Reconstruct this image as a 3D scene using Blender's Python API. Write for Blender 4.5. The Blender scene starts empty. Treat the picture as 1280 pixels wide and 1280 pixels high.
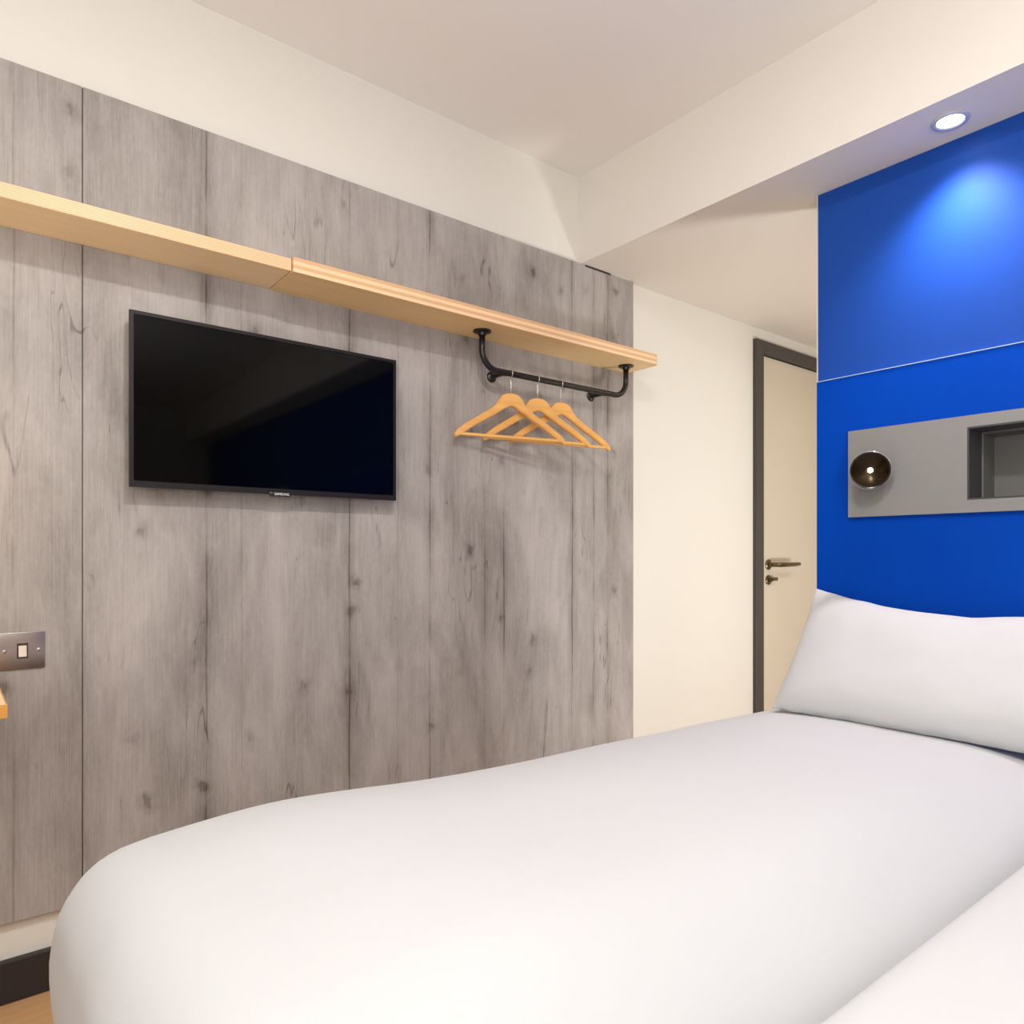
import bpy, bmesh, math, random
from mathutils import Vector, Matrix, noise

random.seed(4)
S = bpy.context.scene
C = S.collection
PI = math.pi

# ------------------------------------------------------------------ camera
cam_d = bpy.data.cameras.new('camera')
cam = bpy.data.objects.new('camera', cam_d)
C.objects.link(cam)
cam.location = (1.97, 0.0, 1.0165)
cam.rotation_euler = (PI/2, 0, math.radians(51.245))
cam_d.sensor_width = 36.0
cam_d.lens = 36.0*891/1280
cam_d.shift_y = 53/1280
cam_d.clip_start = 0.02
S.camera = cam

# ------------------------------------------------------------------ world, lights, exposure
S.view_settings.view_transform = 'Standard'
S.view_settings.look = 'None'
S.view_settings.gamma = 1.0
S.view_settings.use_curve_mapping = False
S.view_settings.exposure = -0.37
w = bpy.data.worlds.new('world'); S.world = w
w.use_nodes = True
w.node_tree.nodes['Background'].inputs[0].default_value = (1.0, 0.97, 0.93, 1)
w.node_tree.nodes['Background'].inputs[1].default_value = 0.35

ZC_LAMP = 2.447


def light(name, kind, loc, power, color, aim=None, **kw):
    d = bpy.data.lights.new(name, kind)
    d.energy = power
    d.color = color
    for k, v in kw.items():
        setattr(d, k, v)
    o = bpy.data.objects.new(name, d)
    C.objects.link(o)
    o.location = loc
    if aim is not None:
        o.rotation_euler = (Vector(aim) - Vector(loc)).to_track_quat('-Z', 'Y').to_euler()
    return o


# added soft fill at the window opening behind the camera, tilted upward
light('window_fill', 'AREA', (2.6, -1.25, 1.40), 36, (0.96, 0.98, 1.0), aim=(2.2, 2.0, 2.2),
      shape='RECTANGLE', size=3.4, size_y=1.7)
# added fill with no fitting, behind the camera, brightening the ceiling from below
light('ceiling_fill', 'AREA', (3.1, -0.35, 1.45), 88, (1.0, 0.985, 0.975), aim=(2.9, -0.2, 2.5),
      shape='DISK', size=0.7)
# unseen low light added behind the partition, where the shadows point
light('partition_light', 'AREA', (2.0, 3.10, 0.28), 31, (0.97, 0.98, 1.0), aim=(0.0, 2.1, 1.75),
      shape='DISK', size=0.42)
# downlights
light('corridor_spot', 'AREA', (1.25, 3.15, 2.10), 8, (0.96, 0.98, 1.0), aim=(1.15, 3.15, 0.0),
      shape='DISK', size=0.22)
light('soffit_spot', 'SPOT', (1.245, 2.03, 2.118), 54, (1.0, 0.88, 0.97), aim=(1.25, 2.05, 0.9),
      spot_size=math.radians(118), spot_blend=1.0, shadow_soft_size=0.05)
# round ceiling downlight above the foot of the beds, the room's key light
light('ceiling_spot', 'AREA', (1.63, 0.45, ZC_LAMP), 33, (1.0, 0.965, 0.93), aim=(1.63, 0.45, 0.0), shape='DISK', size=0.17)
CEILING_LAMP = 8.0


# ------------------------------------------------------------------ materials
def new_mat(name):
    m = bpy.data.materials.new(name)
    m.use_nodes = True
    nt = m.node_tree
    b = nt.nodes['Principled BSDF']
    return m, nt, b


def nd(nt, kind, **inp):
    n = nt.nodes.new(kind)
    for k, v in inp.items():
        if k in n.inputs:
            n.inputs[k].default_value = v
        else:
            setattr(n, k, v)
    return n


def plain(name, col, rough=0.5, metal=0.0, spec=0.5, bump=0.0, bscale=200.0, var=0.0, vscale=6.0):
    m, nt, b = new_mat(name)
    b.inputs['Base Color'].default_value = (*col, 1)
    b.inputs['Roughness'].default_value = rough
    b.inputs['Metallic'].default_value = metal
    b.inputs['Specular IOR Level'].default_value = spec
    geo = nt.nodes.new('ShaderNodeNewGeometry')
    if var > 0:
        n = nd(nt, 'ShaderNodeTexNoise', Scale=vscale, Detail=4.0)
        nt.links.new(geo.outputs['Position'], n.inputs['Vector'])
        r = nt.nodes.new('ShaderNodeValToRGB')
        r.color_ramp.elements[0].position = 0.3
        r.color_ramp.elements[1].position = 0.7
        r.color_ramp.elements[0].color = (*[c*(1-var) for c in col], 1)
        r.color_ramp.elements[1].color = (*[min(1, c*(1+var)) for c in col], 1)
        nt.links.new(n.outputs['Fac'], r.inputs['Fac'])
        nt.links.new(r.outputs['Color'], b.inputs['Base Color'])
    if bump > 0:
        n = nd(nt, 'ShaderNodeTexNoise', Scale=bscale, Detail=3.0)
        nt.links.new(geo.outputs['Position'], n.inputs['Vector'])
        bp = nd(nt, 'ShaderNodeBump', Strength=bump, Distance=0.002)
        nt.links.new(n.outputs['Fac'], bp.inputs['Height'])
        nt.links.new(bp.outputs['Normal'], b.inputs['Normal'])
    return m


def emit(name, col, strength):
    m, nt, b = new_mat(name)
    b.inputs['Base Color'].default_value = (*col, 1)
    b.inputs['Emission Color'].default_value = (*col, 1)
    b.inputs['Emission Strength'].default_value = strength
    return m


def wood(name, c1, c2, axis='Y', fine=90.0, rough=0.45, plies=None, space='world', spec=0.3):
    """straight grained wood; plies = (z0, z1, n) adds plywood layers to the vertical edges"""
    m, nt, b = new_mat(name)
    L = nt.links.new
    if space == 'world':
        src = nt.nodes.new('ShaderNodeNewGeometry').outputs['Position']
    else:
        src = nt.nodes.new('ShaderNodeTexCoord').outputs['Object']
    mp = nt.nodes.new('ShaderNodeMapping')
    sc = [fine, fine, fine]
    sc['XYZ'.index(axis)] = fine*0.035
    mp.inputs['Scale'].default_value = sc
    L(src, mp.inputs['Vector'])
    n = nd(nt, 'ShaderNodeTexNoise', Scale=1.0, Detail=5.0, Roughness=0.6, Distortion=0.4)
    L(mp.outputs['Vector'], n.inputs['Vector'])
    n2 = nd(nt, 'ShaderNodeTexNoise', Scale=0.12, Detail=2.0)
    L(mp.outputs['Vector'], n2.inputs['Vector'])
    mx = nd(nt, 'ShaderNodeMix', data_type='FLOAT')
    mx.inputs['Factor'].default_value = 0.5
    L(n.outputs['Fac'], mx.inputs[2]); L(n2.outputs['Fac'], mx.inputs[3])
    r = nt.nodes.new('ShaderNodeValToRGB')
    r.color_ramp.elements[0].position = 0.33
    r.color_ramp.elements[1].position = 0.66
    r.color_ramp.elements[0].color = (*c1, 1)
    r.color_ramp.elements[1].color = (*c2, 1)
    L(mx.outputs[0], r.inputs['Fac'])
    out = r.outputs['Color']
    if plies:
        z0, z1, k = plies
        geo = nt.nodes.new('ShaderNodeNewGeometry')
        sp = nt.nodes.new('ShaderNodeSeparateXYZ'); L(geo.outputs['Position'], sp.inputs[0])
        mr = nd(nt, 'ShaderNodeMapRange'); mr.inputs[1].default_value = z0; mr.inputs[2].default_value = z1
        mr.inputs[3].default_value = 0; mr.inputs[4].default_value = k*PI*2
        L(sp.outputs['Z'], mr.inputs[0])
        sn = nd(nt, 'ShaderNodeMath', operation='SINE'); L(mr.outputs[0], sn.inputs[0])
        gt = nd(nt, 'ShaderNodeMapRange'); gt.inputs[1].default_value = -0.5; gt.inputs[2].default_value = 0.5
        L(sn.outputs[0], gt.inputs[0])
        sp2 = nt.nodes.new('ShaderNodeSeparateXYZ'); L(geo.outputs['Normal'], sp2.inputs[0])
        ab = nd(nt, 'ShaderNodeMath', operation='ABSOLUTE'); L(sp2.outputs['Z'], ab.inputs[0])
        lt = nd(nt, 'ShaderNodeMath', operation='LESS_THAN'); lt.inputs[1].default_value = 0.4
        L(ab.outputs[0], lt.inputs[0])
        ed = nt.nodes.new('ShaderNodeMix'); ed.data_type = 'RGBA'
        ed.inputs[6].default_value = (0.70, 0.42, 0.21, 1)
        ed.inputs[7].default_value = (0.88, 0.60, 0.36, 1)
        L(gt.outputs[0], ed.inputs[0])
        fin = nt.nodes.new('ShaderNodeMix'); fin.data_type = 'RGBA'
        L(lt.outputs[0], fin.inputs[0]); L(out, fin.inputs[6]); L(ed.outputs[2], fin.inputs[7])
        out = fin.outputs[2]
    L(out, b.inputs['Base Color'])
    b.inputs['Roughness'].default_value = rough
    b.inputs['Specular IOR Level'].default_value = spec
    bp = nd(nt, 'ShaderNodeBump', Strength=0.08, Distance=0.001)
    L(n.outputs['Fac'], bp.inputs['Height']); L(bp.outputs['Normal'], b.inputs['Normal'])
    return m


def grey_panel_mat():
    """grey concrete-washed timber laminate, planks running vertically"""
    m, nt, b = new_mat('grey_wood_laminate')
    L = nt.links.new
    geo = nt.nodes.new('ShaderNodeNewGeometry')
    P = geo.outputs['Position']
    sp = nt.nodes.new('ShaderNodeSeparateXYZ'); L(P, sp.inputs[0])

    def mapped(sy, sz, off=0.0):
        mp = nt.nodes.new('ShaderNodeMapping')
        mp.inputs['Scale'].default_value = (1, sy, sz)
        mp.inputs['Location'].default_value = (off, off*1.7, off*0.6)
        L(P, mp.inputs['Vector'])
        return mp.outputs['Vector']

    def noise_(sy, sz, detail=4.0, rough=0.55, dist=0.0, off=0.0):
        n = nd(nt, 'ShaderNodeTexNoise', Scale=1.0, Detail=detail, Roughness=rough, Distortion=dist)
        L(mapped(sy, sz, off), n.inputs['Vector'])
        return n.outputs['Fac']

    def mathn(op, a, bb=None, clamp=False):
        n = nd(nt, 'ShaderNodeMath', operation=op, use_clamp=clamp)
        for i, v in enumerate((a, bb)):
            if v is None: continue
            if isinstance(v, (int, float)): n.inputs[i].default_value = v
            else: L(v, n.inputs[i])
        return n.outputs[0]

    def rng(v, a, bb, c=0.0, d=1.0, smooth=False):
        n = nt.nodes.new('ShaderNodeMapRange')
        if smooth: n.interpolation_type = 'SMOOTHSTEP'
        n.inputs[1].default_value = a; n.inputs[2].default_value = bb
        n.inputs[3].default_value = c; n.inputs[4].default_value = d
        L(v, n.inputs[0])
        return n.outputs[0]

    # wobble the plank edges a little
    wob = noise_(2.0, 3.0, 3.0)
    yw = mathn('ADD', sp.outputs['Y'], mathn('MULTIPLY', mathn('SUBTRACT', wob, 0.5), 0.012))
    yn = mathn('DIVIDE', mathn('ADD', yw, 1.0), 3.3)      # -1 .. 2.3 -> 0 .. 1
    edges = [(-0.7, .45), (-0.4, .6), (-0.12, .5), (0.13, .56), (0.266, .48), (0.40, .60), (0.548, .52), (0.64, .66),
             (0.79, .50), (0.957, .62), (1.121, .56), (1.239, .66), (1.35, .50), (1.461, .46), (1.545, .60), (1.70, .50),
             (1.874, .62), (1.99, .44), (2.07, .66), (2.164, .52)]
    tone = nt.nodes.new('ShaderNodeValToRGB')
    tone.color_ramp.interpolation = 'LINEAR'
    el = tone.color_ramp.elements
    el[0].position = 0.0; el[0].color = (.5, .5, .5, 1)
    el[1].position = 1.0; el[1].color = (.5, .5, .5, 1)
    prev = .5
    pts = []
    for y, t in edges[:15]:
        pts.append(((y+1)/3.3, t))
    for p, t in pts:
        e = el.new(p); e.color = (t, t, t, 1)
    L(yn, tone.inputs['Fac'])
    tonev = tone.outputs['Color']

    # plank joint lines: one narrow dark dip for each joint
    acc = None
    for y, s in ((0.13, .5), (0.548, .75), (0.64, .35), (0.957, .85), (1.121, .35), (1.239, .8), (1.461, .45), (1.545, .8),
                 (1.874, .9), (1.99, .7), (2.07, .8), (-0.4, .7)):
        d = mathn('ABSOLUTE', mathn('SUBTRACT', yw, y))
        line = rng(d, 0.0012, 0.0042, s, 0.0, True)
        halo = rng(d, 0.0, 0.034, s*0.36, 0.0, True)
        t = mathn('MAXIMUM', line, halo)
        acc = t if acc is None else mathn('MAXIMUM', acc, t)
    fade = rng(noise_(1.5, 2.6, 3.0, off=3.0), 0.36, 0.60, 0.15, 1.0, True)
    joints = mathn('MULTIPLY', acc, fade)

    cloud = noise_(5.0, 1.9, 5.0, .6, 0.6, off=7.0)
    cloud2 = noise_(13.0, 4.0, 5.0, .62, 0.8, off=2.0)
    fib = noise_(260.0, 7.0, 3.0, .6, off=5.0)
    fib2 = noise_(110.0, 2.4, 4.0, .6, off=11.0)
    speck = noise_(150.0, 60.0, 2.0, .5, off=1.0)
    # cathedral grain and cracks = iso lines of a stretched noise
    g = noise_(9.0, 1.1, 3.0, .5, 0.5, off=9.0)
    iso = mathn('ABSOLUTE', mathn('SUBTRACT', mathn('FRACT', mathn('MULTIPLY', g, 9.0)), 0.5))
    vein = rng(iso, 0.0, 0.07, 1.0, 0.0, True)
    vmask = rng(noise_(7.0, 3.0, 3.0, off=13.0), 0.54, 0.66, 0.0, 1.0, True)
    vein = mathn('MULTIPLY', vein, vmask)
    # knots
    v = nd(nt, 'ShaderNodeTexVoronoi', voronoi_dimensions='2D', feature='F1', Scale=1.0)
    cx = nt.nodes.new('ShaderNodeCombineXYZ')
    L(mathn('MULTIPLY', sp.outputs['Y'], 7.0), cx.inputs[0]); L(mathn('MULTIPLY', sp.outputs['Z'], 5.6), cx.inputs[1])
    kv = nt.nodes.new('ShaderNodeVectorMath'); kv.operation = 'ADD'
    kn = nd(nt, 'ShaderNodeTexNoise', Scale=26.0, Detail=3.0)
    L(P, kn.inputs['Vector'])
    ks = nt.nodes.new('ShaderNodeVectorMath'); ks.operation = 'SCALE'; ks.inputs['Scale'].default_value = 0.30
    L(kn.outputs['Color'], ks.inputs[0])
    L(cx.outputs[0], kv.inputs[0]); L(ks.outputs[0], kv.inputs[1]); L(kv.outputs[0], v.inputs['Vector'])
    csep = nt.nodes.new('ShaderNodeSeparateColor'); L(v.outputs['Color'], csep.inputs[0])
    ksel = rng(csep.outputs[0], 0.62, 0.95, 0.0, 1.0)
    knot = mathn('MULTIPLY', rng(v.outputs['Distance'], 0.05, 0.24, 1.0, 0.0, True), ksel)
    core = mathn('MULTIPLY', rng(v.outputs['Distance'], 0.03, 0.11, 1.0, 0.0, True), ksel)

    val = mathn('ADD', mathn('MULTIPLY', tonev, 0.55), 0.24)
    val = mathn('ADD', val, mathn('MULTIPLY', mathn('SUBTRACT', cloud, 0.5), 0.85))
    val = mathn('ADD', val, mathn('MULTIPLY', mathn('SUBTRACT', cloud2, 0.5), 0.48))
    val = mathn('ADD', val, mathn('MULTIPLY', mathn('SUBTRACT', fib, 0.5), 0.36))
    val = mathn('ADD', val, mathn('MULTIPLY', mathn('SUBTRACT', fib2, 0.5), 0.18))
    val = mathn('ADD', val, mathn('MULTIPLY', mathn('SUBTRACT', speck, 0.5), 0.16))
    val = mathn('SUBTRACT', val, mathn('MULTIPLY', joints, 0.58))
    val = mathn('SUBTRACT', val, mathn('MULTIPLY', vein, 0.30))
    crack = mathn('MULTIPLY', rng(noise_(95.0, 7.0, 2.0, .5, off=21.0), 0.69, 0.75, 0.0, 1.0, True), rng(noise_(9.0, 6.0, 2.0, off=17.0), 0.5, 0.62, 0.0, 1.0))
    val = mathn('SUBTRACT', val, mathn('MULTIPLY', crack, 0.35))
    val = mathn('SUBTRACT', val, mathn('MULTIPLY', knot, 0.16))
    val = mathn('SUBTRACT', val, mathn('MULTIPLY', core, 0.20), True)
    r = nt.nodes.new('ShaderNodeValToRGB')
    e = r.color_ramp.elements
    e[0].position = 0.0; e[0].color = (0.105, 0.085, 0.074, 1)
    e[1].position = 1.0; e[1].color = (0.565, 0.520, 0.490, 1)
    k = e.new(0.5); k.color = (0.350, 0.318, 0.292, 1)
    L(val, r.inputs['Fac'])
    L(r.outputs['Color'], b.inputs['Base Color'])
    b.inputs['Roughness'].default_value = 0.55
    b.inputs['Specular IOR Level'].default_value = 0.3
    bp = nd(nt, 'ShaderNodeBump', Strength=0.15, Distance=0.001)
    L(fib, bp.inputs['Height']); L(bp.outputs['Normal'], b.inputs['Normal'])
    return m


def floor_mat():
    m, nt, b = new_mat('oak_laminate_floor')
    L = nt.links.new
    geo = nt.nodes.new('ShaderNodeNewGeometry')
    br = nd(nt, 'ShaderNodeTexBrick', Scale=1.0)
    br.inputs['Color1'].default_value = (0.62, 0.37, 0.17, 1)
    br.inputs['Color2'].default_value = (0.54, 0.31, 0.14, 1)
    br.inputs['Mortar'].default_value = (0.28, 0.15, 0.07, 1)
    br.inputs['Mortar Size'].default_value = 0.0016
    br.inputs['Brick Width'].default_value = 1.2
    br.inputs['Row Height'].default_value = 0.19
    mp = nt.nodes.new('ShaderNodeMapping'); mp.inputs['Rotation'].default_value = (0, 0, PI/2)
    L(geo.outputs['Position'], mp.inputs['Vector']); L(mp.outputs['Vector'], br.inputs['Vector'])
    m2 = nt.nodes.new('ShaderNodeMapping'); m2.inputs['Scale'].default_value = (60, 3, 1)
    L(geo.outputs['Position'], m2.inputs['Vector'])
    n = nd(nt, 'ShaderNodeTexNoise', Scale=1.0, Detail=5.0)
    L(m2.outputs['Vector'], n.inputs['Vector'])
    mr = nt.nodes.new('ShaderNodeMapRange'); mr.inputs[3].default_value = 0.72; mr.inputs[4].default_value = 1.25
    L(n.outputs['Fac'], mr.inputs[0])
    mm = nt.nodes.new('ShaderNodeVectorMath'); mm.operation = 'SCALE'
    L(br.outputs['Color'], mm.inputs[0]); L(mr.outputs[0], mm.inputs['Scale'])
    L(mm.outputs[0], b.inputs['Base Color'])
    b.inputs['Roughness'].default_value = 0.4
    return m


def fabric(name, col, scale=900.0):
    m, nt, b = new_mat(name)
    L = nt.links.new
    geo = nt.nodes.new('ShaderNodeNewGeometry')
    b.inputs['Base Color'].default_value = (*col, 1)
    b.inputs['Roughness'].default_value = 0.85
    b.inputs['Specular IOR Level'].default_value = 0.2
    b.inputs['Sheen Weight'].default_value = 0.08
    n = nd(nt, 'ShaderNodeTexNoise', Scale=scale, Detail=2.0)
    L(geo.outputs['Position'], n.inputs['Vector'])
    n2 = nd(nt, 'ShaderNodeTexNoise', Scale=7.0, Detail=3.0, Distortion=0.6)
    L(geo.outputs['Position'], n2.inputs['Vector'])
    bp = nd(nt, 'ShaderNodeBump', Strength=0.05, Distance=0.001)
    L(n.outputs['Fac'], bp.inputs['Height'])
    bp2 = nd(nt, 'ShaderNodeBump', Strength=0.10, Distance=0.012)
    L(n2.outputs['Fac'], bp2.inputs['Height']); L(bp.outputs['Normal'], bp2.inputs['Normal'])
    L(bp2.outputs['Normal'], b.inputs['Normal'])
    return m


def blue_mat(name, col, rough, spec=0.06):
    m = plain(name, col, rough, spec=spec, bump=0.06, bscale=420.0, var=0.05, vscale=2.2)
    return m


M = dict(
    wall=plain('cream_wall_paint', (0.72, 0.68, 0.615), 0.8, spec=0.2, bump=0.05, bscale=350),
    corridor=plain('corridor_wall_paint', (0.775, 0.745, 0.67), 0.8, spec=0.2, bump=0.05, bscale=350),
    ceiling=plain('ceiling_paint', (0.88, 0.85, 0.82), 0.85, spec=0.2, bump=0.05, bscale=350),
    beam=plain('beam_paint', (0.78, 0.735, 0.67), 0.8, spec=0.2, bump=0.05, bscale=350),
    white=plain('white_gloss', (0.82, 0.80, 0.76), 0.5),
    panel=grey_panel_mat(),
    joint=plain('joint_black', (0.03, 0.025, 0.022), 0.8),
    skirting=plain('dark_skirting', (0.022, 0.018, 0.019), 0.45),
    floor=floor_mat(),
    ply_l=wood('birch_ply_left', (0.88, 0.65, 0.37), (0.95, 0.75, 0.47), 'Y', 45, 0.4, plies=(1.755, 1.787, 7)),
    ply_r=wood('birch_ply_right', (0.84, 0.57, 0.26), (0.93, 0.69, 0.36), 'Y', 45, 0.4, plies=(1.752, 1.790, 2)),
    hanger=wood('varnished_hanger_wood', (0.70, 0.34, 0.085), (0.86, 0.49, 0.155), 'Y', 60, 0.35, space='object'),
    desk=wood('desk_wood', (0.84, 0.60, 0.30), (0.93, 0.73, 0.44), 'Y', 45, 0.35),
    desk_edge=wood('desk_edge_wood', (0.62, 0.28, 0.05), (0.74, 0.38, 0.10), 'Y', 45, 0.4),
    black=plain('black_tube', (0.030, 0.028, 0.026), 0.30, metal=0.6),
    bezel=plain('television_bezel', (0.011, 0.008, 0.009), 0.45, spec=0.3),
    screen=plain('television_screen', (0.0006, 0.0006, 0.0007), 0.05, spec=0.17),
    logo=plain('logo_white', (0.72, 0.72, 0.72), 0.4),
    steel=plain('brushed_steel', (0.42, 0.36, 0.335), 0.32, metal=1.0, bump=0.03, bscale=600, var=0.10, vscale=18),
    bright=plain('bright_wire', (0.85, 0.83, 0.80), 0.2, metal=1.0),
    bronze=plain('door_metal', (0.20, 0.16, 0.10), 0.25, metal=1.0),
    blue=blue_mat('blue_paint', (0.011, 0.064, 0.335), 0.48, 0.13),
    blue2=blue_mat('blue_headboard_laminate', (0.0003, 0.052, 0.40), 0.45),
    grey=plain('grey_bedside_laminate', (0.225, 0.222, 0.212), 0.5, bump=0.04, bscale=500),
    niche_dark=plain('niche_dark_liner', (0.045, 0.045, 0.050), 0.5),
    niche=plain('niche_grey', (0.150, 0.145, 0.135), 0.55),
    frame=plain('door_frame_grey', (0.062, 0.053, 0.047), 0.5),
    door=plain('door_leaf_cream', (0.66, 0.58, 0.455), 0.5, var=0.02, vscale=3),
    sheet=fabric('white_cotton', (0.548, 0.554, 0.556)),
    base=plain('bed_base_fabric', (0.30, 0.27, 0.25), 0.9),
    switch=plain('switch_rocker', (0.78, 0.66, 0.55), 0.3),
    seam=plain('pale_seam_strip', (0.42, 0.50, 0.62), 0.5),
    socket=plain('switch_surround', (0.05, 0.03, 0.02), 0.4),
    lens=emit('downlight_lens', (1.0, 0.99, 0.97), 14.0),
    trim=plain('downlight_trim', (0.62, 0.62, 0.66), 0.35, metal=0.3),
    led=emit('reading_led', (1.0, 0.86, 0.50), 30.0),
    reflector=plain('reading_reflector', (0.030, 0.020, 0.010), 0.25, metal=0.9),
    lamp_black=plain('reading_lamp_black', (0.014, 0.013, 0.013), 0.25),
    lamp_rim=plain('reading_lamp_rim', (0.55, 0.55, 0.54), 0.2, metal=1.0),
    globe=emit('wall_lamp_globe', (1.0, 0.80, 0.58), 28.0),
    dome=emit('ceiling_lamp_glass', (1.0, 0.965, 0.93), CEILING_LAMP),
)

# ------------------------------------------------------------------ mesh helpers


def bm_box(bm, lo, hi, bevel=0.0, seg=2):
    t = bmesh.new()
    vs = [t.verts.new((x, y, z)) for x in (lo[0], hi[0]) for y in (lo[1], hi[1]) for z in (lo[2], hi[2])]
    for f in ((0, 1, 3, 2), (4, 6, 7, 5), (0, 4, 5, 1), (2, 3, 7, 6), (0, 2, 6, 4), (1, 5, 7, 3)):
        t.faces.new([vs[i] for i in f])
    bmesh.ops.recalc_face_normals(t, faces=t.faces)
    if bevel > 0:
        bmesh.ops.bevel(t, geom=list(t.edges), offset=bevel, segments=seg, profile=0.5, affect='EDGES')
    me = bpy.data.meshes.new('t'); t.to_mesh(me); t.free()
    bm.from_mesh(me); bpy.data.meshes.remove(me)


def box(lo, hi, bevel=0.0, seg=2):
    bm = bmesh.new(); bm_box(bm, lo, hi, bevel, seg); return bm


def plate_hole(r, h, y0, y1):
    """plate in XZ, thickness y0..y1, rectangle r=(x0,z0,x1,z1) with a rectangular hole h"""
    bm = bmesh.new()

    def ring(q, y):
        return [bm.verts.new((q[i], y, q[j])) for i, j in ((0, 1), (2, 1), (2, 3), (0, 3))]
    of, inf, ob, inb = ring(r, y0), ring(h, y0), ring(r, y1), ring(h, y1)
    for i in range(4):
        j = (i+1) % 4
        bm.faces.new((of[i], of[j], inf[j], inf[i]))
        bm.faces.new((ob[j], ob[i], inb[i], inb[j]))
        bm.faces.new((of[j], of[i], ob[i], ob[j]))
        bm.faces.new((inf[i], inf[j], inb[j], inb[i]))
    bmesh.ops.recalc_face_normals(bm, faces=bm.faces)
    return bm


def bm_lathe(bm, prof, centre, axis=(0, 0, 1), n=32, caps=True):
    """prof: list of (radius, height along axis)"""
    q = Vector(axis).normalized().to_track_quat('Z', 'Y').to_matrix()
    c = Vector(centre)
    rings = []
    for r, h in prof:
        if r < 1e-6:
            rings.append([bm.verts.new(c + q @ Vector((0, 0, h)))])
        else:
            rings.append([bm.verts.new(c + q @ Vector((r*math.cos(2*PI*i/n), r*math.sin(2*PI*i/n), h))) for i in range(n)])
    for a, b in zip(rings, rings[1:]):
        for i in range(n):
            j = (i+1) % n
            if len(a) == 1 and len(b) == 1: continue
            if len(a) == 1: f = (a[0], b[i], b[j])
            elif len(b) == 1: f = (a[i], a[j], b[0])
            else: f = (a[i], a[j], b[j], b[i])
            bm.faces.new(f)
    for ring, rev in ((rings[0], True), (rings[-1], False)):
        if caps and len(ring) > 1:
            bm.faces.new(ring[::-1] if rev else ring)


def lathe(prof, centre, axis=(0, 0, 1), n=32, caps=True):
    bm = bmesh.new(); bm_lathe(bm, prof, centre, axis, n, caps)
    bmesh.ops.recalc_face_normals(bm, faces=bm.faces)
    return bm


def bm_tube(bm, pts, rad, n=14, caps=True):
    pts = [Vector(p) for p in pts]
    rr = rad if isinstance(rad, (list, tuple)) else [rad]*len(pts)
    rings = []
    up = None
    for i, p in enumerate(pts):
        a = pts[max(i-1, 0)]; b = pts[min(i+1, len(pts)-1)]
        d = (b-a).normalized()
        if up is None:
            up = d.orthogonal().normalized()
        else:
            up = (up - d*up.dot(d)).normalized()
        s = d.cross(up)
        rings.append([bm.verts.new(p + rr[i]*(up*math.cos(2*PI*k/n) + s*math.sin(2*PI*k/n))) for k in range(n)])
    for a, b in zip(rings, rings[1:]):
        for k in range(n):
            bm.faces.new((a[k], a[(k+1) % n], b[(k+1) % n], b[k]))
    if caps:
        bm.faces.new(rings[0][::-1]); bm.faces.new(rings[-1])
    bmesh.ops.recalc_face_normals(bm, faces=bm.faces)


def tube(pts, rad, n=14):
    bm = bmesh.new(); bm_tube(bm, pts, rad, n); return bm


def prism_x(outline, x0, x1):
    """polygon of (y,z) extruded along X"""
    bm = bmesh.new()
    a = [bm.verts.new((x0, y, z)) for y, z in outline]
    b = [bm.verts.new((x1, y, z)) for y, z in outline]
    bm.faces.new(a); bm.faces.new(b[::-1])
    for i in range(len(a)):
        j = (i+1) % len(a)
        bm.faces.new((a[i], b[i], b[j], a[j]))
    bmesh.ops.recalc_face_normals(bm, faces=bm.faces)
    return bm


def obj(name, bm, mat, parent=None, smooth=False, auto=None, local=False):
    me = bpy.data.meshes.new(name)
    if parent is not None and not local:
        bmesh.ops.translate(bm, verts=bm.verts, vec=-ROOT[parent.name])
    bm.to_mesh(me); bm.free()
    for m in (mat if isinstance(mat, list) else [mat]):
        me.materials.append(m)
    if smooth:
        for p in me.polygons: p.use_smooth = True
        if auto is not None:
            me.set_sharp_from_angle(angle=math.radians(auto))
    o = bpy.data.objects.new(name, me)
    C.objects.link(o)
    if parent is not None:
        o.parent = parent
        ROOT[o.name] = ROOT[parent.name] if not local else Vector((0, 0, 0))
    else:
        ROOT[o.name] = Vector((0, 0, 0))
    return o


ROOT = {}


def tag(o, label, cat, group=None):
    o['label'] = label; o['category'] = cat
    if group: o['group'] = group
    return o


def thing(name, label, cat, loc, group=None):
    o = bpy.data.objects.new(name, None)
    o.empty_display_size = 0.05
    C.objects.link(o)
    o.location = loc
    ROOT[o.name] = Vector(loc)
    return tag(o, label, cat, group)


def struct(name, bm, mat, **kw):
    o = obj(name, bm, mat, **kw)
    if o.parent is None: o['kind'] = 'structure'
    return o


# ------------------------------------------------------------------ the room
XR, YB, YF = 5.70, -1.35, 4.60          # right wall, back wall, far end of the corridor
WX = -0.02                              # left wall face (panel face is x = 0)
ZC, ZS = 2.472, 2.136                   # ceiling, soffit
YS = 1.925                              # beam face
struct('floor', box((-0.15, YB-.1, -0.06), (XR+.1, YF+.1, 0.0)), M['floor'])
struct('ceiling', box((-0.15, YB-.1, ZC), (XR+.1, YS+.05, ZC+.08)), M['ceiling'])
# dropped beam over the bed heads; its underside is also the corridor ceiling
struct('trim_1', box((WX, YS, ZS), (XR, YF, ZC+.08)), M['beam'])
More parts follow.
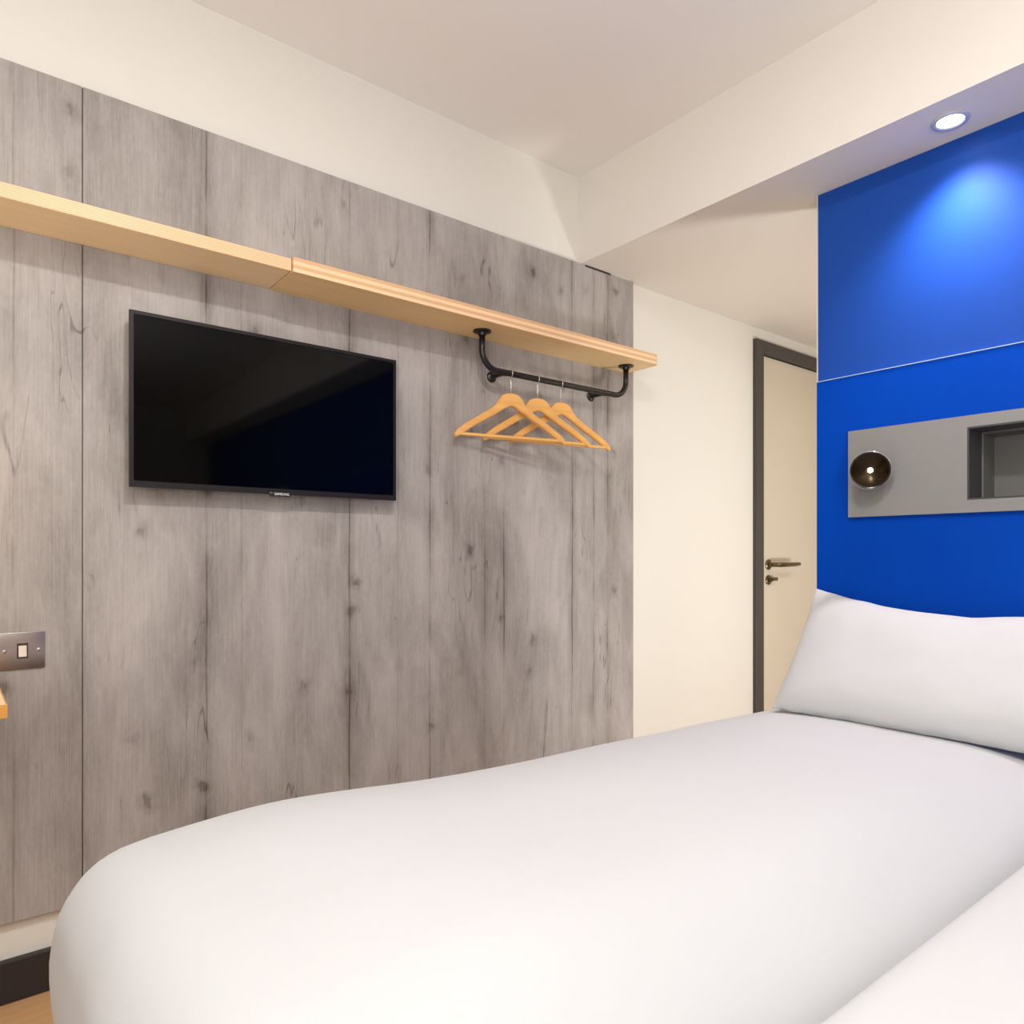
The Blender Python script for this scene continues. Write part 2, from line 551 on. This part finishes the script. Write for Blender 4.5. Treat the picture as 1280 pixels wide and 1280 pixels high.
# left wall with the door opening
bm = bmesh.new()
bm_box(bm, (-0.15, YB-.1, 0), (WX, 3.15, ZC))
bm_box(bm, (-0.15, 3.15, 2.04), (WX, 4.14, ZC))
bm_box(bm, (-0.15, 4.14, 0), (WX, YF+.1, ZC))
struct('wall_left', bm, M['corridor'])
struct('wall_far', box((WX, YF, 0), (2.6, YF+.1, ZS)), M['corridor'])
struct('wall_bathroom', box((2.5, 2.24, 0), (2.6, YF, ZS)), M['corridor'])
struct('wall_right', box((XR, YB-.1, 0), (XR+.1, YF+.1, ZC)), M['wall'])
# partition behind the beds: cream body, blue painted front, hole for the niche
HOLE = (1.255, 1.160, 1.985, 1.352)
bm = plate_hole((0.8275, 0, XR, ZS), HOLE, 2.140, 2.24)
wp = struct('wall_head', bm, M['wall'])
wb = obj('painted_front', plate_hole((0.834, 1.553, XR, ZS), (1.30, 1.60, 1.31, 1.61), 2.136, 2.1398), M['blue'], parent=wp)
bm = wb.data
# (the painted coat has no hole: rebuild it as a plain slab)
t = box((0.834, 2.136, 1.5535), (XR, 2.1398, ZS-.0005)); t.to_mesh(wb.data); t.free()
# back wall with the window
bm = plate_hole((-0.05, 0, XR, ZC), (0.8, 0.5, 4.4, 2.30), YB-.1, YB)
struct('wall_back', bm, M['wall'])
bm = plate_hole((0.8, 0.5, 4.4, 2.30), (0.86, 0.56, 4.34, 2.24), YB-.08, YB-.02)
for x in (2.0, 3.2):
    bm_box(bm, (x-.03, YB-.075, .56), (x+.03, YB-.025, 2.24))
struct('window_1', bm, M['frame'])
struct('baseboard_left', box((WX, YB, 0.0), (0.0, 3.11, 0.094), 0.002), M['skirting'])

# door at the end of the corridor
door = bpy.data.objects.new('door_1', None); C.objects.link(door)
door.location = (0, 3.6, 0); ROOT[door.name] = Vector((0, 3.6, 0)); door['kind'] = 'structure'
bm = bmesh.new()
bm_box(bm, (-0.10, 3.115, 0), (0.0, 3.182, 2.076), 0.003)
bm_box(bm, (-0.10, 4.108, 0), (0.0, 4.175, 2.076), 0.003)
bm_box(bm, (-0.10, 3.182, 2.011), (0.0, 4.108, 2.076), 0.003)
obj('door_frame', bm, M['frame'], door)
leaf = obj('door_leaf', box((-0.062, 3.186, 0.008), (-0.018, 4.104, 2.007), 0.002), M['door'], door)
bm = bmesh.new()
bm_lathe(bm, [(0, 0), (.026, 0), (.026, .006), (.022, .009), (.012, .010), (.011, .030)], (-0.018, 3.245, 0.965), (1, 0, 0))
bm_tube(bm, [(0.010, 3.245, .965), (0.032, 3.250, .965), (0.040, 3.268, .965), (0.041, 3.32, .965), (0.041, 3.40, .966), (0.038, 3.445, .967)],
        [.011, .0115, .012, .0115, .011, .009])
obj('door_handle', bm, M['bronze'], leaf, smooth=True, auto=40)
bm = bmesh.new()
bm_lathe(bm, [(0, 0), (.024, 0), (.024, .006), (.019, .009), (.009, .010), (.009, .022)], (-0.018, 3.245, 0.888), (1, 0, 0))
bm_box(bm, (0.004, 3.238, .884), (0.012, 3.290, .902), 0.003)
obj('thumb_turn', bm, M['bronze'], leaf, smooth=True, auto=40)

# white filler strip between the panel and the corridor ceiling
struct('trim_2', box((WX+.001, 2.095, 2.1342), (0.0010, 2.200, 2.1359)), M['white'])
# black strip standing in for the shade in the gap above the panel
struct('gap_shade', box((WX+.001, 1.945, 2.1285), (0.0004, 2.085, 2.1358)), M['joint'])

# ------------------------------------------------------------------ wall panels
obj_p = obj('wall_panel', box((WX+.0005, YB+.01, 0.182), (0.0, 0.2648, 2.134), 0.0006, 1), M['panel'])
tag(obj_p, 'narrower grey wood-look wall panel left of the dark vertical joint, behind the metal switch plate', 'wall panel')
obj_p = obj('wall_panel', box((WX+.0005, 0.2668, 0.182), (0.0, 2.220, 2.134), 0.0006, 1), M['panel'])
tag(obj_p, 'wide grey wood-look wall panel behind the television and coat hangers', 'wall panel')
struct('trim_3', box((WX+.0003, 0.2649, 0.182), (-0.006, 0.2667, 2.134)), M['joint'])

# ------------------------------------------------------------------ shelf boards
s1 = obj('shelf_board', box((0.0005, -0.75, 1.755), (0.163, 0.7145, 1.787), 0.0015), M['ply_l'])
tag(s1, 'pale plywood wall shelf board above the television, left of the joint', 'shelf')
bm = bmesh.new()
R = 0.022
pts = [(0.0005, 0.7165), (0.170, 0.7165)]
for k in range(7):
    a = k/6*PI/2
    pts.append((0.170-R+R*math.cos(a), 2.178-R+R*math.sin(a)))
pts.append((0.0005, 2.178))
lo = [bm.verts.new((x, y, 1.752)) for x, y in pts]
hi = [bm.verts.new((x, y, 1.790)) for x, y in pts]
bm.faces.new(lo[::-1]); bm.faces.new(hi)
for i in range(len(pts)):
    j = (i+1) % len(pts)
    bm.faces.new((lo[i], lo[j], hi[j], hi[i]))
bmesh.ops.recalc_face_normals(bm, faces=bm.faces)
s2 = obj('shelf_board', bm, M['ply_r'])
tag(s2, 'honey plywood wall shelf board above the coat rail, with the free rounded end', 'shelf')

# ------------------------------------------------------------------ television
tv = thing('television', 'black flat-screen television mounted on the grey wood wall under the shelf', 'television', (0.03, 0.722, 1.18))
y0, y1, z0, z1 = 0.357, 1.087, 1.1805, 1.609
obj('back_housing', box((0.0125, y0+.10, z0+.06), (0.032, y1-.10, z1-.05), 0.006), M['bezel'], tv)
obj('casing', box((0.030, y0+.002, z0+.002), (0.046, y1-.002, z1-.002), 0.003), M['bezel'], tv)
bm = plate_hole((y0, z0, y1, z1), (y0+.009, z0+.015, y1-.009, z1-.009), -0.051, -0.041)
bmesh.ops.rotate(bm, verts=bm.verts, cent=(0, 0, 0), matrix=Matrix.Rotation(PI/2, 3, 'Z'))
bz = obj('bezel', bm, M['bezel'], tv)
obj('screen', box((0.0462, y0+.0085, z0+.0145), (0.0485, y1-.0085, z1-.0085)), M['screen'], tv)
yl = 0.727
tab = obj('logo_tab', box((0.044, yl-.029, z0-.006), (0.0525, yl+.029, z0+.006), 0.003), M['lamp_black'], tv, smooth=True, auto=40)
fc = bpy.data.curves.new('logo_text', 'FONT')
fc.body = 'SAMSUNG'; fc.align_x = 'CENTER'; fc.align_y = 'CENTER'; fc.size = 0.0090; fc.extrude = 0.0003; fc.offset = 0.0001
fo = bpy.data.objects.new('logo_tmp', fc); C.objects.link(fo)
bpy.context.view_layer.update()
lm = bpy.data.meshes.new_from_object(fo.evaluated_get(bpy.context.evaluated_depsgraph_get()))
bpy.data.objects.remove(fo)
bm = bmesh.new(); bm.from_mesh(lm); bpy.data.meshes.remove(lm)
bmesh.ops.transform(bm, verts=bm.verts, matrix=Matrix.Translation((0.0528, yl+.004, z0+.0005)) @ Matrix(((0, 0, 1, 0), (1, 0, 0, 0), (0, 1, 0, 0), (0, 0, 0, 1))))
lt = obj('logo_lettering', bm, M['logo'], tab)
lt['label'] = 'small white maker lettering'
bm = bmesh.new()
bm_box(bm, (0.0005, 0.55, 1.30), (0.0127, 0.90, 1.50), 0.001)
obj('wall_mount', bm, M['black'], tv)

# ------------------------------------------------------------------ coat rail
RX, RZ, RR = 0.080, 1.630, 0.0105
rail = thing('coat_rail', 'black tubular clothes rail bracketed under the end of the wooden shelf', 'clothes rail', (RX, 1.74, RZ))
ya, yb, rb = 1.391, 2.087, 0.062
pts = [(RX, ya, 1.750)]
for k in range(11):
    a = k/10*PI/2
    pts.append((RX, ya+rb-rb*math.cos(a), RZ+rb-rb*math.sin(a)))
for k in range(1, 8):
    pts.append((RX, ya+rb+(yb-ya-2*rb)*k/8, RZ))
for k in range(11):
    a = PI/2-k/10*PI/2
    pts.append((RX, yb-rb+rb*math.cos(a), RZ+rb-rb*math.sin(a)))
pts.append((RX, yb, 1.750))
obj('rail_tube', tube(pts, RR, 18), M['black'], rail, smooth=True)
for y in (ya, yb):
    fl = obj('flange', lathe([(0, 0), (.030, 0), (.030, -.004), (.026, -.006), (.014, -.007), (.0125, -.016), (.0106, -.017)], (RX, y, 1.7518)), M['black'], rail, smooth=True, auto=35)
for y in (1.489, 1.972):
    bm = lathe([(0, 0.0004), (.019, .0004), (.019, .004), (.016, .007), (.0105, .010), (.008, .022), (.0075, .05), (.009, RX-.012), (.012, RX-.004)], (0, y, RZ), (1, 0, 0), 24)
    obj('wall_bracket', bm, M['black'], rail, smooth=True, auto=40)

# ------------------------------------------------------------------ hangers
HZ = 1.4120   # height of the lower bar when hung


def make_hanger(label):
    t = thing('coat_hanger', label, 'coat hanger', (RX, 1.51, RZ), 'wooden hangers on the rail')
    top = -0.068               # top of the wood below the rail centre
    outer = [(0.0, 0.0), (.013, -.001), (.026, -.005), (.036, -.013), (.044, -.024), (.052, -.036), (.064, -.049), (.088, -.065), (.122, -.086),
             (.162, -.111), (.191, -.132), (.203, -.146), (.207, -.156), (.203, -.161), (.194, -.158)]
    inner = [(.170, -.142), (.140, -.122), (.100, -.099), (.060, -.075), (.030, -.056), (.012, -.046), (0.0, -.043)]
    half = outer + inner
    poly = [(y, z+top) for y, z in half] + [(-y, z+top) for y, z in half[::-1][1:-1]]
    bm = prism_x(poly, -0.009, 0.009)
    bmesh.ops.bevel(bm, geom=[e for e in bm.edges if abs(e.verts[0].co.x-e.verts[1].co.x) < 1e-6], offset=0.003, segments=2, affect='EDGES')
    bmesh.ops.triangulate(bm, faces=[f for f in bm.faces if len(f.verts) > 4])
    # bow the arms forward a little
    for v in bm.verts:
        v.co.x += 0.14*max(0, abs(v.co.y)-.05)**2*4*0.35
    obj('hanger_body', bm, M['hanger'], t, smooth=True, auto=40, local=True)
    bm = tube([(0.005, -.190, top-.149), (0.005, -.1, top-.1495), (0.005, .1, top-.1495), (0.005, .190, top-.149)], .0058, 12)
    obj('trouser_bar', bm, M['hanger'], t, smooth=True, auto=40, local=True)
    hp = [(0, 0, top-.004), (0, 0, -.040), (0.0, 0.0, -.024)]
    # wire loops over the rail, in the plane across it
    for k in range(13):
        a = -PI/2 + k/12*PI*1.45
        hp.append((0.0150*math.cos(a), 0, 0.0150*math.sin(a)+0.0))
    hk = obj('hook', tube(hp, .0013, 8), M['bright'], t, smooth=True, local=True)
    hk['label'] = 'thin bright metal hook'
    return t


h1 = make_hanger('wooden coat hanger nearest the television, leftmost and frontmost of the three on the rail')


def copy_tree(o, parent=None):
    c = o.copy(); C.objects.link(c)
    if parent is not None: c.parent = parent
    for ch in list(o.children): copy_tree(ch, c)
    return c


specs = [(1.512, 14, 1.0, None),
         (1.632, 15.5, 1.5, 'middle wooden coat hanger of the three on the rail, between its two neighbours'),
         (1.742, 13, 1.2, 'wooden coat hanger nearest the corridor, rightmost of the three on the rail')]
for i, (y, a, roll, lab) in enumerate(specs):
    h = h1 if i == 0 else copy_tree(h1)
    if lab: h['label'] = lab
    h.location = (RX, y, RZ)
    h.rotation_euler = (math.radians(-roll*0.0), 0, -math.radians(a))

# ------------------------------------------------------------------ switch plate
sw = thing('switch_plate', 'brushed metal double switch plate on the grey wood wall above the desk corner', 'switch', (0.0, 0.117, 0.797))
bm = box((0.0003, 0.044, 0.755), (0.0050, 0.190, 0.839), 0.0012)
obj('plate', bm, M['steel'], sw, smooth=True, auto=30)
for yc in (0.147, 0.087 - 0.02):
    su = obj('switch_surround', box((0.0048, yc-.0105, .7795), (0.0062, yc+.0105, .8145), 0.0008), M['socket'], sw)
    bm = bmesh.new()
    a = [(0.0060, .7825), (0.0098, .7840), (0.0072, .7975), (0.0060, .8110), (0.0055, .8110)]
    l = [bm.verts.new((x, yc-.0075, z)) for x, z in a]; r = [bm.verts.new((x, yc+.0075, z)) for x, z in a]
    bm.faces.new(l); bm.faces.new(r[::-1])
    for i in range(len(a)):
        j = (i+1) % len(a); bm.faces.new((l[i], r[i], r[j], l[j]))
    bmesh.ops.recalc_face_normals(bm, faces=bm.faces)
    rk = obj('rocker', bm, M['switch'], su)
for yc in (0.178, 0.113, 0.056):
    obj('screw', lathe([(0, .0005), (.0038, .0005), (.0038, .0012), (.0024, .0020), (0, .0021)], (0.0047, yc, .797), (1, 0, 0), 16), M['steel'], sw, smooth=True, auto=35)

# ------------------------------------------------------------------ desk corner at the left
dk = thing('desk', 'pale wooden desk top whose corner shows at the left edge below the switch', 'desk', (0.2, -0.5, 0.0))
obj('desk_top', box((0.001, -1.20, 0.722), (0.400, 0.0935, 0.747), 0.002), M['desk'], dk)
bm = bmesh.new()
bm_box(bm, (0.001, 0.0936, 0.722), (0.4016, 0.0950, 0.7466))
bm_box(bm, (0.4002, -1.20, 0.722), (0.4016, 0.0935, 0.7466))
eb = obj('edge_band', bm, M['desk_edge'], dk)
eb['label'] = 'orange wooden edge strip'
for y in (-0.18, -1.10):
    bm = bmesh.new()
    bm_box(bm, (0.34, y-.02, 0.0), (0.38, y+.02, 0.722), 0.002)
    obj('leg', bm, M['black'], dk)
bm = box((0.001, -1.10, 0.66), (0.025, -0.10, 0.722), 0.002)
obj('wall_rail', bm, M['black'], dk)

# ------------------------------------------------------------------ headboard, bedside panel, lamp
hb = obj('headboard_panel', plate_hole((0.834, 0.001, 3.60, 1.5503), HOLE, 2.128, 2.1396), M['blue2'])
tag(hb, 'dark blue headboard panel behind the pillow, below the pale horizontal seam', 'headboard')
struct('trim_4', box((0.834, 2.1262, 1.5508), (3.6, 2.1395, 1.5528)), M['seam'])
bs = thing('bedside_panel', 'long grey bedside panel with a recessed shelf niche on the blue headboard', 'bedside panel', (1.62, 2.12, 1.126))
obj('face_plate', plate_hole((0.939, 1.127, 2.301, 1.383), HOLE, 2.114, 2.1275), M['grey'], bs)


def open_box(x0, z0, x1, z1, ya, yb, th=0.004, back=True):
    bm = bmesh.new()
    bm_box(bm, (x0, ya, z0), (x0+th, yb, z1)); bm_box(bm, (x1-th, ya, z0), (x1, yb, z1))
    bm_box(bm, (x0+th, ya, z0), (x1-th, yb, z0+th)); bm_box(bm, (x0+th, ya, z1-th), (x1-th, yb, z1))
    if back: bm_box(bm, (x0, yb, z0), (x1, yb+th, z1))
    return bm


e = .0006
obj('niche_lining', open_box(HOLE[0]+e, HOLE[1]+e, HOLE[2]-e, HOLE[3]-e, 2.114, 2.205, .004, False), M['niche_dark'], bs)
obj('niche_box', open_box(HOLE[0]+e, HOLE[1]+e, HOLE[2]-e, HOLE[3]-e, 2.205, 2.288, .008, True), M['niche'], bs)

lp = thing('reading_lamp', 'round black reading lamp with a small glowing bulb on the grey bedside panel', 'lamp', (1.018, 2.1135, 1.258))
ax = Vector((0.40, -0.90, -0.10)).normalized()
c0 = Vector((1.018, 2.1135, 1.258))
obj('lamp_base', lathe([(0, 0), (.036, 0), (.036, .006), (.030, .010), (.012, .012), (.012, .030)], c0, (0, -1, 0)), M['lamp_black'], lp, smooth=True, auto=35)
cc = c0 + Vector((0, -.030, 0)) + ax*0.004
R0 = .053
hd = obj('lamp_head', lathe([(0, -.004), (.020, -.003), (.038, .004), (.049, .014), (R0, .024), (R0, .031), (R0-.002, .033), (R0-.0045, .032), (R0-.005, .028)], cc, ax, 48, False), M['lamp_black'], lp, smooth=True, auto=50)
obj('rim', lathe([(R0+.0001, .0265), (R0+.0010, .0275), (R0+.0010, .0300), (R0+.0001, .0310), (R0-.001, .0288)], cc, ax, 48, False), M['lamp_rim'], hd, smooth=True)
obj('reflector', lathe([(R0-.0048, .0290), (.040, .0240), (.026, .0165), (.012, .0125), (.0075, .0115), (.0, .0115)], cc, ax, 48, False), M['reflector'], hd, smooth=True)
obj('bulb', lathe([(.0, .0205), (.0040, .0195), (.0066, .0165), (.0070, .0122), (0, .0121)], cc, ax, 20), M['led'], hd, smooth=True)

# recessed downlight in the soffit
dl = thing('downlight', 'round lit recessed downlight in the beam above the blue wall', 'downlight', (1.245, 2.03, 2.136))
obj('trim_ring', lathe([(.031, -.0005), (.043, -.0005), (.044, -.003), (.042, -.0055), (.034, -.0060), (.0318, -.0045)], (1.245, 2.03, 2.1355), (0, 0, 1), 40, False), M['trim'], dl, smooth=True, auto=50)
obj('lens', lathe([(0, -.0035), (.020, -.0035), (.0312, -.0020), (.0312, -.0006), (0, -.0006)], (1.245, 2.03, 2.1355), (0, 0, 1), 32), M['lens'], dl, smooth=True, auto=50)

# round ceiling downlight over the bed foot, above the frame: the room's main light
cl = thing('ceiling_lamp', 'large round ceiling downlight above the foot of the beds', 'ceiling lamp', (1.63, 0.45, ZC))
obj('trim_ring', lathe([(.090, -.0005), (.112, -.0005), (.113, -.008), (.108, -.018), (.096, -.020), (.090, -.012)], (1.63, 0.45, ZC), (0, 0, 1), 48, False), M['white'], cl, smooth=True, auto=40)
obj('diffuser', lathe([(0, -.016), (.0895, -.016), (.0895, -.004), (0, -.004)], (1.63, 0.45, ZC), (0, 0, 1), 48), M['dome'], cl, smooth=True, auto=40)

# wall lamp over the desk, just outside the left edge of the frame
wl = thing('wall_lamp', 'small wall lamp with a warm glass globe above the desk', 'lamp', (0.0, -0.09, 1.16))
obj('wall_plate', lathe([(0, .0005), (.035, .0005), (.035, .010), (.012, .013), (.010, .050)], (0, -0.09, 1.16), (1, 0, 0), 28), M['black'], wl, smooth=True, auto=40)
obj('globe', lathe([(0, .049), (.018, .0505), (.034, .064), (.040, .084), (.034, .106), (.018, .1205), (0, .124)], (0, -0.09, 1.16), (1, 0, 0), 28), M['globe'], wl, smooth=True)

# ------------------------------------------------------------------ beds


def soft_block(lo, hi, r, n=(44, 88, 22), fn=None):
    """rounded box surface; r = (rx, ry, rz) corner radii; fn(p, s) post-displaces (s = -1..1 coords)"""
    lo, hi = Vector(lo), Vector(hi)
    c = (lo+hi)/2; h = (hi-lo)/2
    bm = bmesh.new()
    cache = {}

    def vert(i, j, k):
        key = (i, j, k)
        if key in cache: return cache[key]
        s = Vector((2*i/n[0]-1, 2*j/n[1]-1, 2*k/n[2]-1))
        p = Vector([math.copysign(abs(s[a])**0.85, s[a])*h[a] for a in range(3)])
        q = Vector([max(-(h[a]-r[a]), min(h[a]-r[a], p[a])) for a in range(3)])
        d = Vector([(p[a]-q[a])/r[a] for a in range(3)])
        if d.length > 1e-9:
            m = max(abs(x) for x in d)
            d = d*(m/d.length) if d.length > 0 else d
        p2 = q + Vector([d[a]*r[a] for a in range(3)])
        if fn: p2 = fn(p2, h)
        v = bm.verts.new(c+p2)
        cache[key] = v
        return v
    for (a, b, cx) in ((0, 1, 2), (1, 2, 0), (2, 0, 1)):
        for side in (0, n[cx]):
            for i in range(n[a]):
                for j in range(n[b]):
                    def at(ii, jj):
                        t = [0, 0, 0]; t[a] = ii; t[b] = jj; t[cx] = side
                        return vert(*t)
                    f = [at(i, j), at(i+1, j), at(i+1, j+1), at(i, j+1)]
                    if side == 0: f.reverse()
                    bm.faces.new(f)
    bmesh.ops.recalc_face_normals(bm, faces=bm.faces)
    # open below: a cover of its own thickness laid over the mattress
    zmin = c.z - h.z
    bmesh.ops.delete(bm, geom=[f for f in bm.faces if f.normal.z < -0.6 and f.calc_center_median().z < zmin+0.03], context='FACES')
    bmesh.ops.solidify(bm, geom=list(bm.faces), thickness=0.022)
    return bm


def make_bed(x0, x1, label):
    b = thing('bed', label, 'bed', ((x0+x1)/2, 1.15, 0))
    obj('bed_base', box((x0+.20, .40, .05), (x1-.12, 2.08, .27), .012), M['base'], b)
    for x in (x0+.26, x1-.18):
        for y in (.50, 2.00):
            obj('leg', lathe([(.022, 0), (.026, .05)], (x, y, 0), (0, 0, 1), 16), M['black'], b)
    obj('mattress', box((x0+.13, .30, .272), (x1-.10, 2.08, .435), .04, 4), M['sheet'], b, smooth=True)
    return b


make_bed(0.72, 1.60, 'single bed under the white cover nearest the grey wood wall')
make_bed(1.66, 2.50, 'second single bed at the lower right, pushed beside the first')


def duvet(x0, x1, crown, slope_right, seed, rad=(0.085, 0.10, 0.080), bulge=1.0, ztop=0.560, plump=0.026, folds=1.0):
    def fn(p, h):
        u, v, t = p.x/h.x, p.y/h.y, p.z/h.z
        topw = max(0.0, min(1.0, (t+0.1)/0.9))
        cr = crown*(1-abs(u)**2.6)*(1-0.55*max(0, -v)**5)*(1-0.25*max(0, v)**2)
        p = p.copy()
        p.z += topw*cr
        # the head end lies a little lower
        p.z -= topw*0.030*max(0, v*0.5+0.5)**1.5
        # and is plumped up at the foot
        sm = max(0.0, min(1.0, (-v-0.28)/0.48)); sm = sm*sm*(3-2*sm)
        p.z += topw*plump*(sm - 0.75*max(0.0, (-v-0.66)/0.34)**1.5)
        # right edge rolls down
        p.z -= topw*slope_right*max(0.0, (u-0.40)/0.60)**1.8*(1-0.95*max(0.0, v))
        # the cover billows out below the mattress edge, tucked back in at the hem
        low = max(0.0, min(1.6, (0.80-t)/1.0))
        bul = math.sin(low/1.0*PI)*0.022*bulge
        foot = max(0, -v)**3
        if u < 0: p.x -= bul*(max(0, -u)**2)*(0.6+0.45*foot)
        if u < 0: p.x += 0.19*u*u*foot*bulge*max(0.0, min(1.0, (0.42-t)/1.1))
        p.y -= bul*foot*0.7
        # soft folds
        nz = folds*noise.noise(Vector((p.x*3.1+seed, p.y*1.7, p.z*2.5)))
        n2 = folds*noise.noise(Vector((p.x*8+seed, p.y*5, p.z*3)))
        p.z += topw*(nz*0.006+n2*0.0018)
        if abs(u) > 0.9 or v < -0.9:
            p.x += 0.006*n2*math.copysign(1, u)
            p.y += 0.006*n2*foot
        return p
    return soft_block((x0, 0.135, 0.10), (x1, 2.126, ztop), rad, fn=fn)


d1 = obj('duvet', duvet(0.710, 1.606, 0.044, 0.100, 0.0), M['sheet'], smooth=True)
tag(d1, 'white cover over the whole bed in the middle, below the grey wood wall', 'bed cover')
d2 = obj('duvet', duvet(1.618, 2.540, 0.012, 0.0, 5.0, (0.035, 0.10, 0.035), 0.0, 0.587, 0.0, 0.12), M['sheet'], smooth=True)
tag(d2, 'white cover of the second bed at the lower right corner', 'bed cover')


def pillow(name, label, xc, hw, hh, thick, yb, zb, tilt, seed):
    n, m = 56, 40
    bm = bmesh.new()
    up = Vector((0, math.cos(tilt), math.sin(tilt)))
    rt = Vector((1, 0, 0))
    nr = Vector((0, -math.sin(tilt), math.cos(tilt)))
    o = Vector((xc, yb, zb))
    front, back = {}, {}
    for i in range(n+1):
        for j in range(m+1):
            u = math.sin((i/n*2-1)*PI/2); v = math.sin((j/m*2-1)*PI/2)
            x = hw*u*(1-0.028*(1-v*v))
            z = hh*v*(1-(0.36*max(0, v)+0.02)*(1-abs(u)**1.6))
            z += 0.0035*noise.noise(Vector((u*9+seed, v*7, 5)))*max(abs(u), abs(v))**4
            f = max(0.0, (1-u**4)*(1-v**4))**0.5
            t = thick*f*(0.75+0.25*(1-u*u)*(1-v*v))
            wr = noise.noise(Vector((x*7+seed, z*7, 0)))*0.007*f + noise.noise(Vector((x*16+seed, z*16, 3)))*0.003*f
            # sagging belly towards the lower edge
            t *= 1.0-0.18*v
            base = o + rt*x + up*(hh+z)
            front[i, j] = bm.verts.new(base + nr*(t+wr))
            if i in (0, n) or j in (0, m): back[i, j] = front[i, j]
            else: back[i, j] = bm.verts.new(base - nr*(t*0.20-wr*0.15))
    for i in range(n):
        for j in range(m):
            bm.faces.new((front[i, j], front[i+1, j], front[i+1, j+1], front[i, j+1]))
            q = (back[i, j+1], back[i+1, j+1], back[i+1, j], back[i, j])
            try: bm.faces.new(q)
            except ValueError: pass
    bmesh.ops.recalc_face_normals(bm, faces=bm.faces)
    p = obj(name, bm, M['sheet'], smooth=True)
    tag(p, label, 'pillow')
    return p


pillow('pillow', 'white pillow leaning on the blue headboard at the head of the bed', 1.265, 0.425, 0.208, 0.066, 1.866, 0.5745, math.radians(54), 1.0)
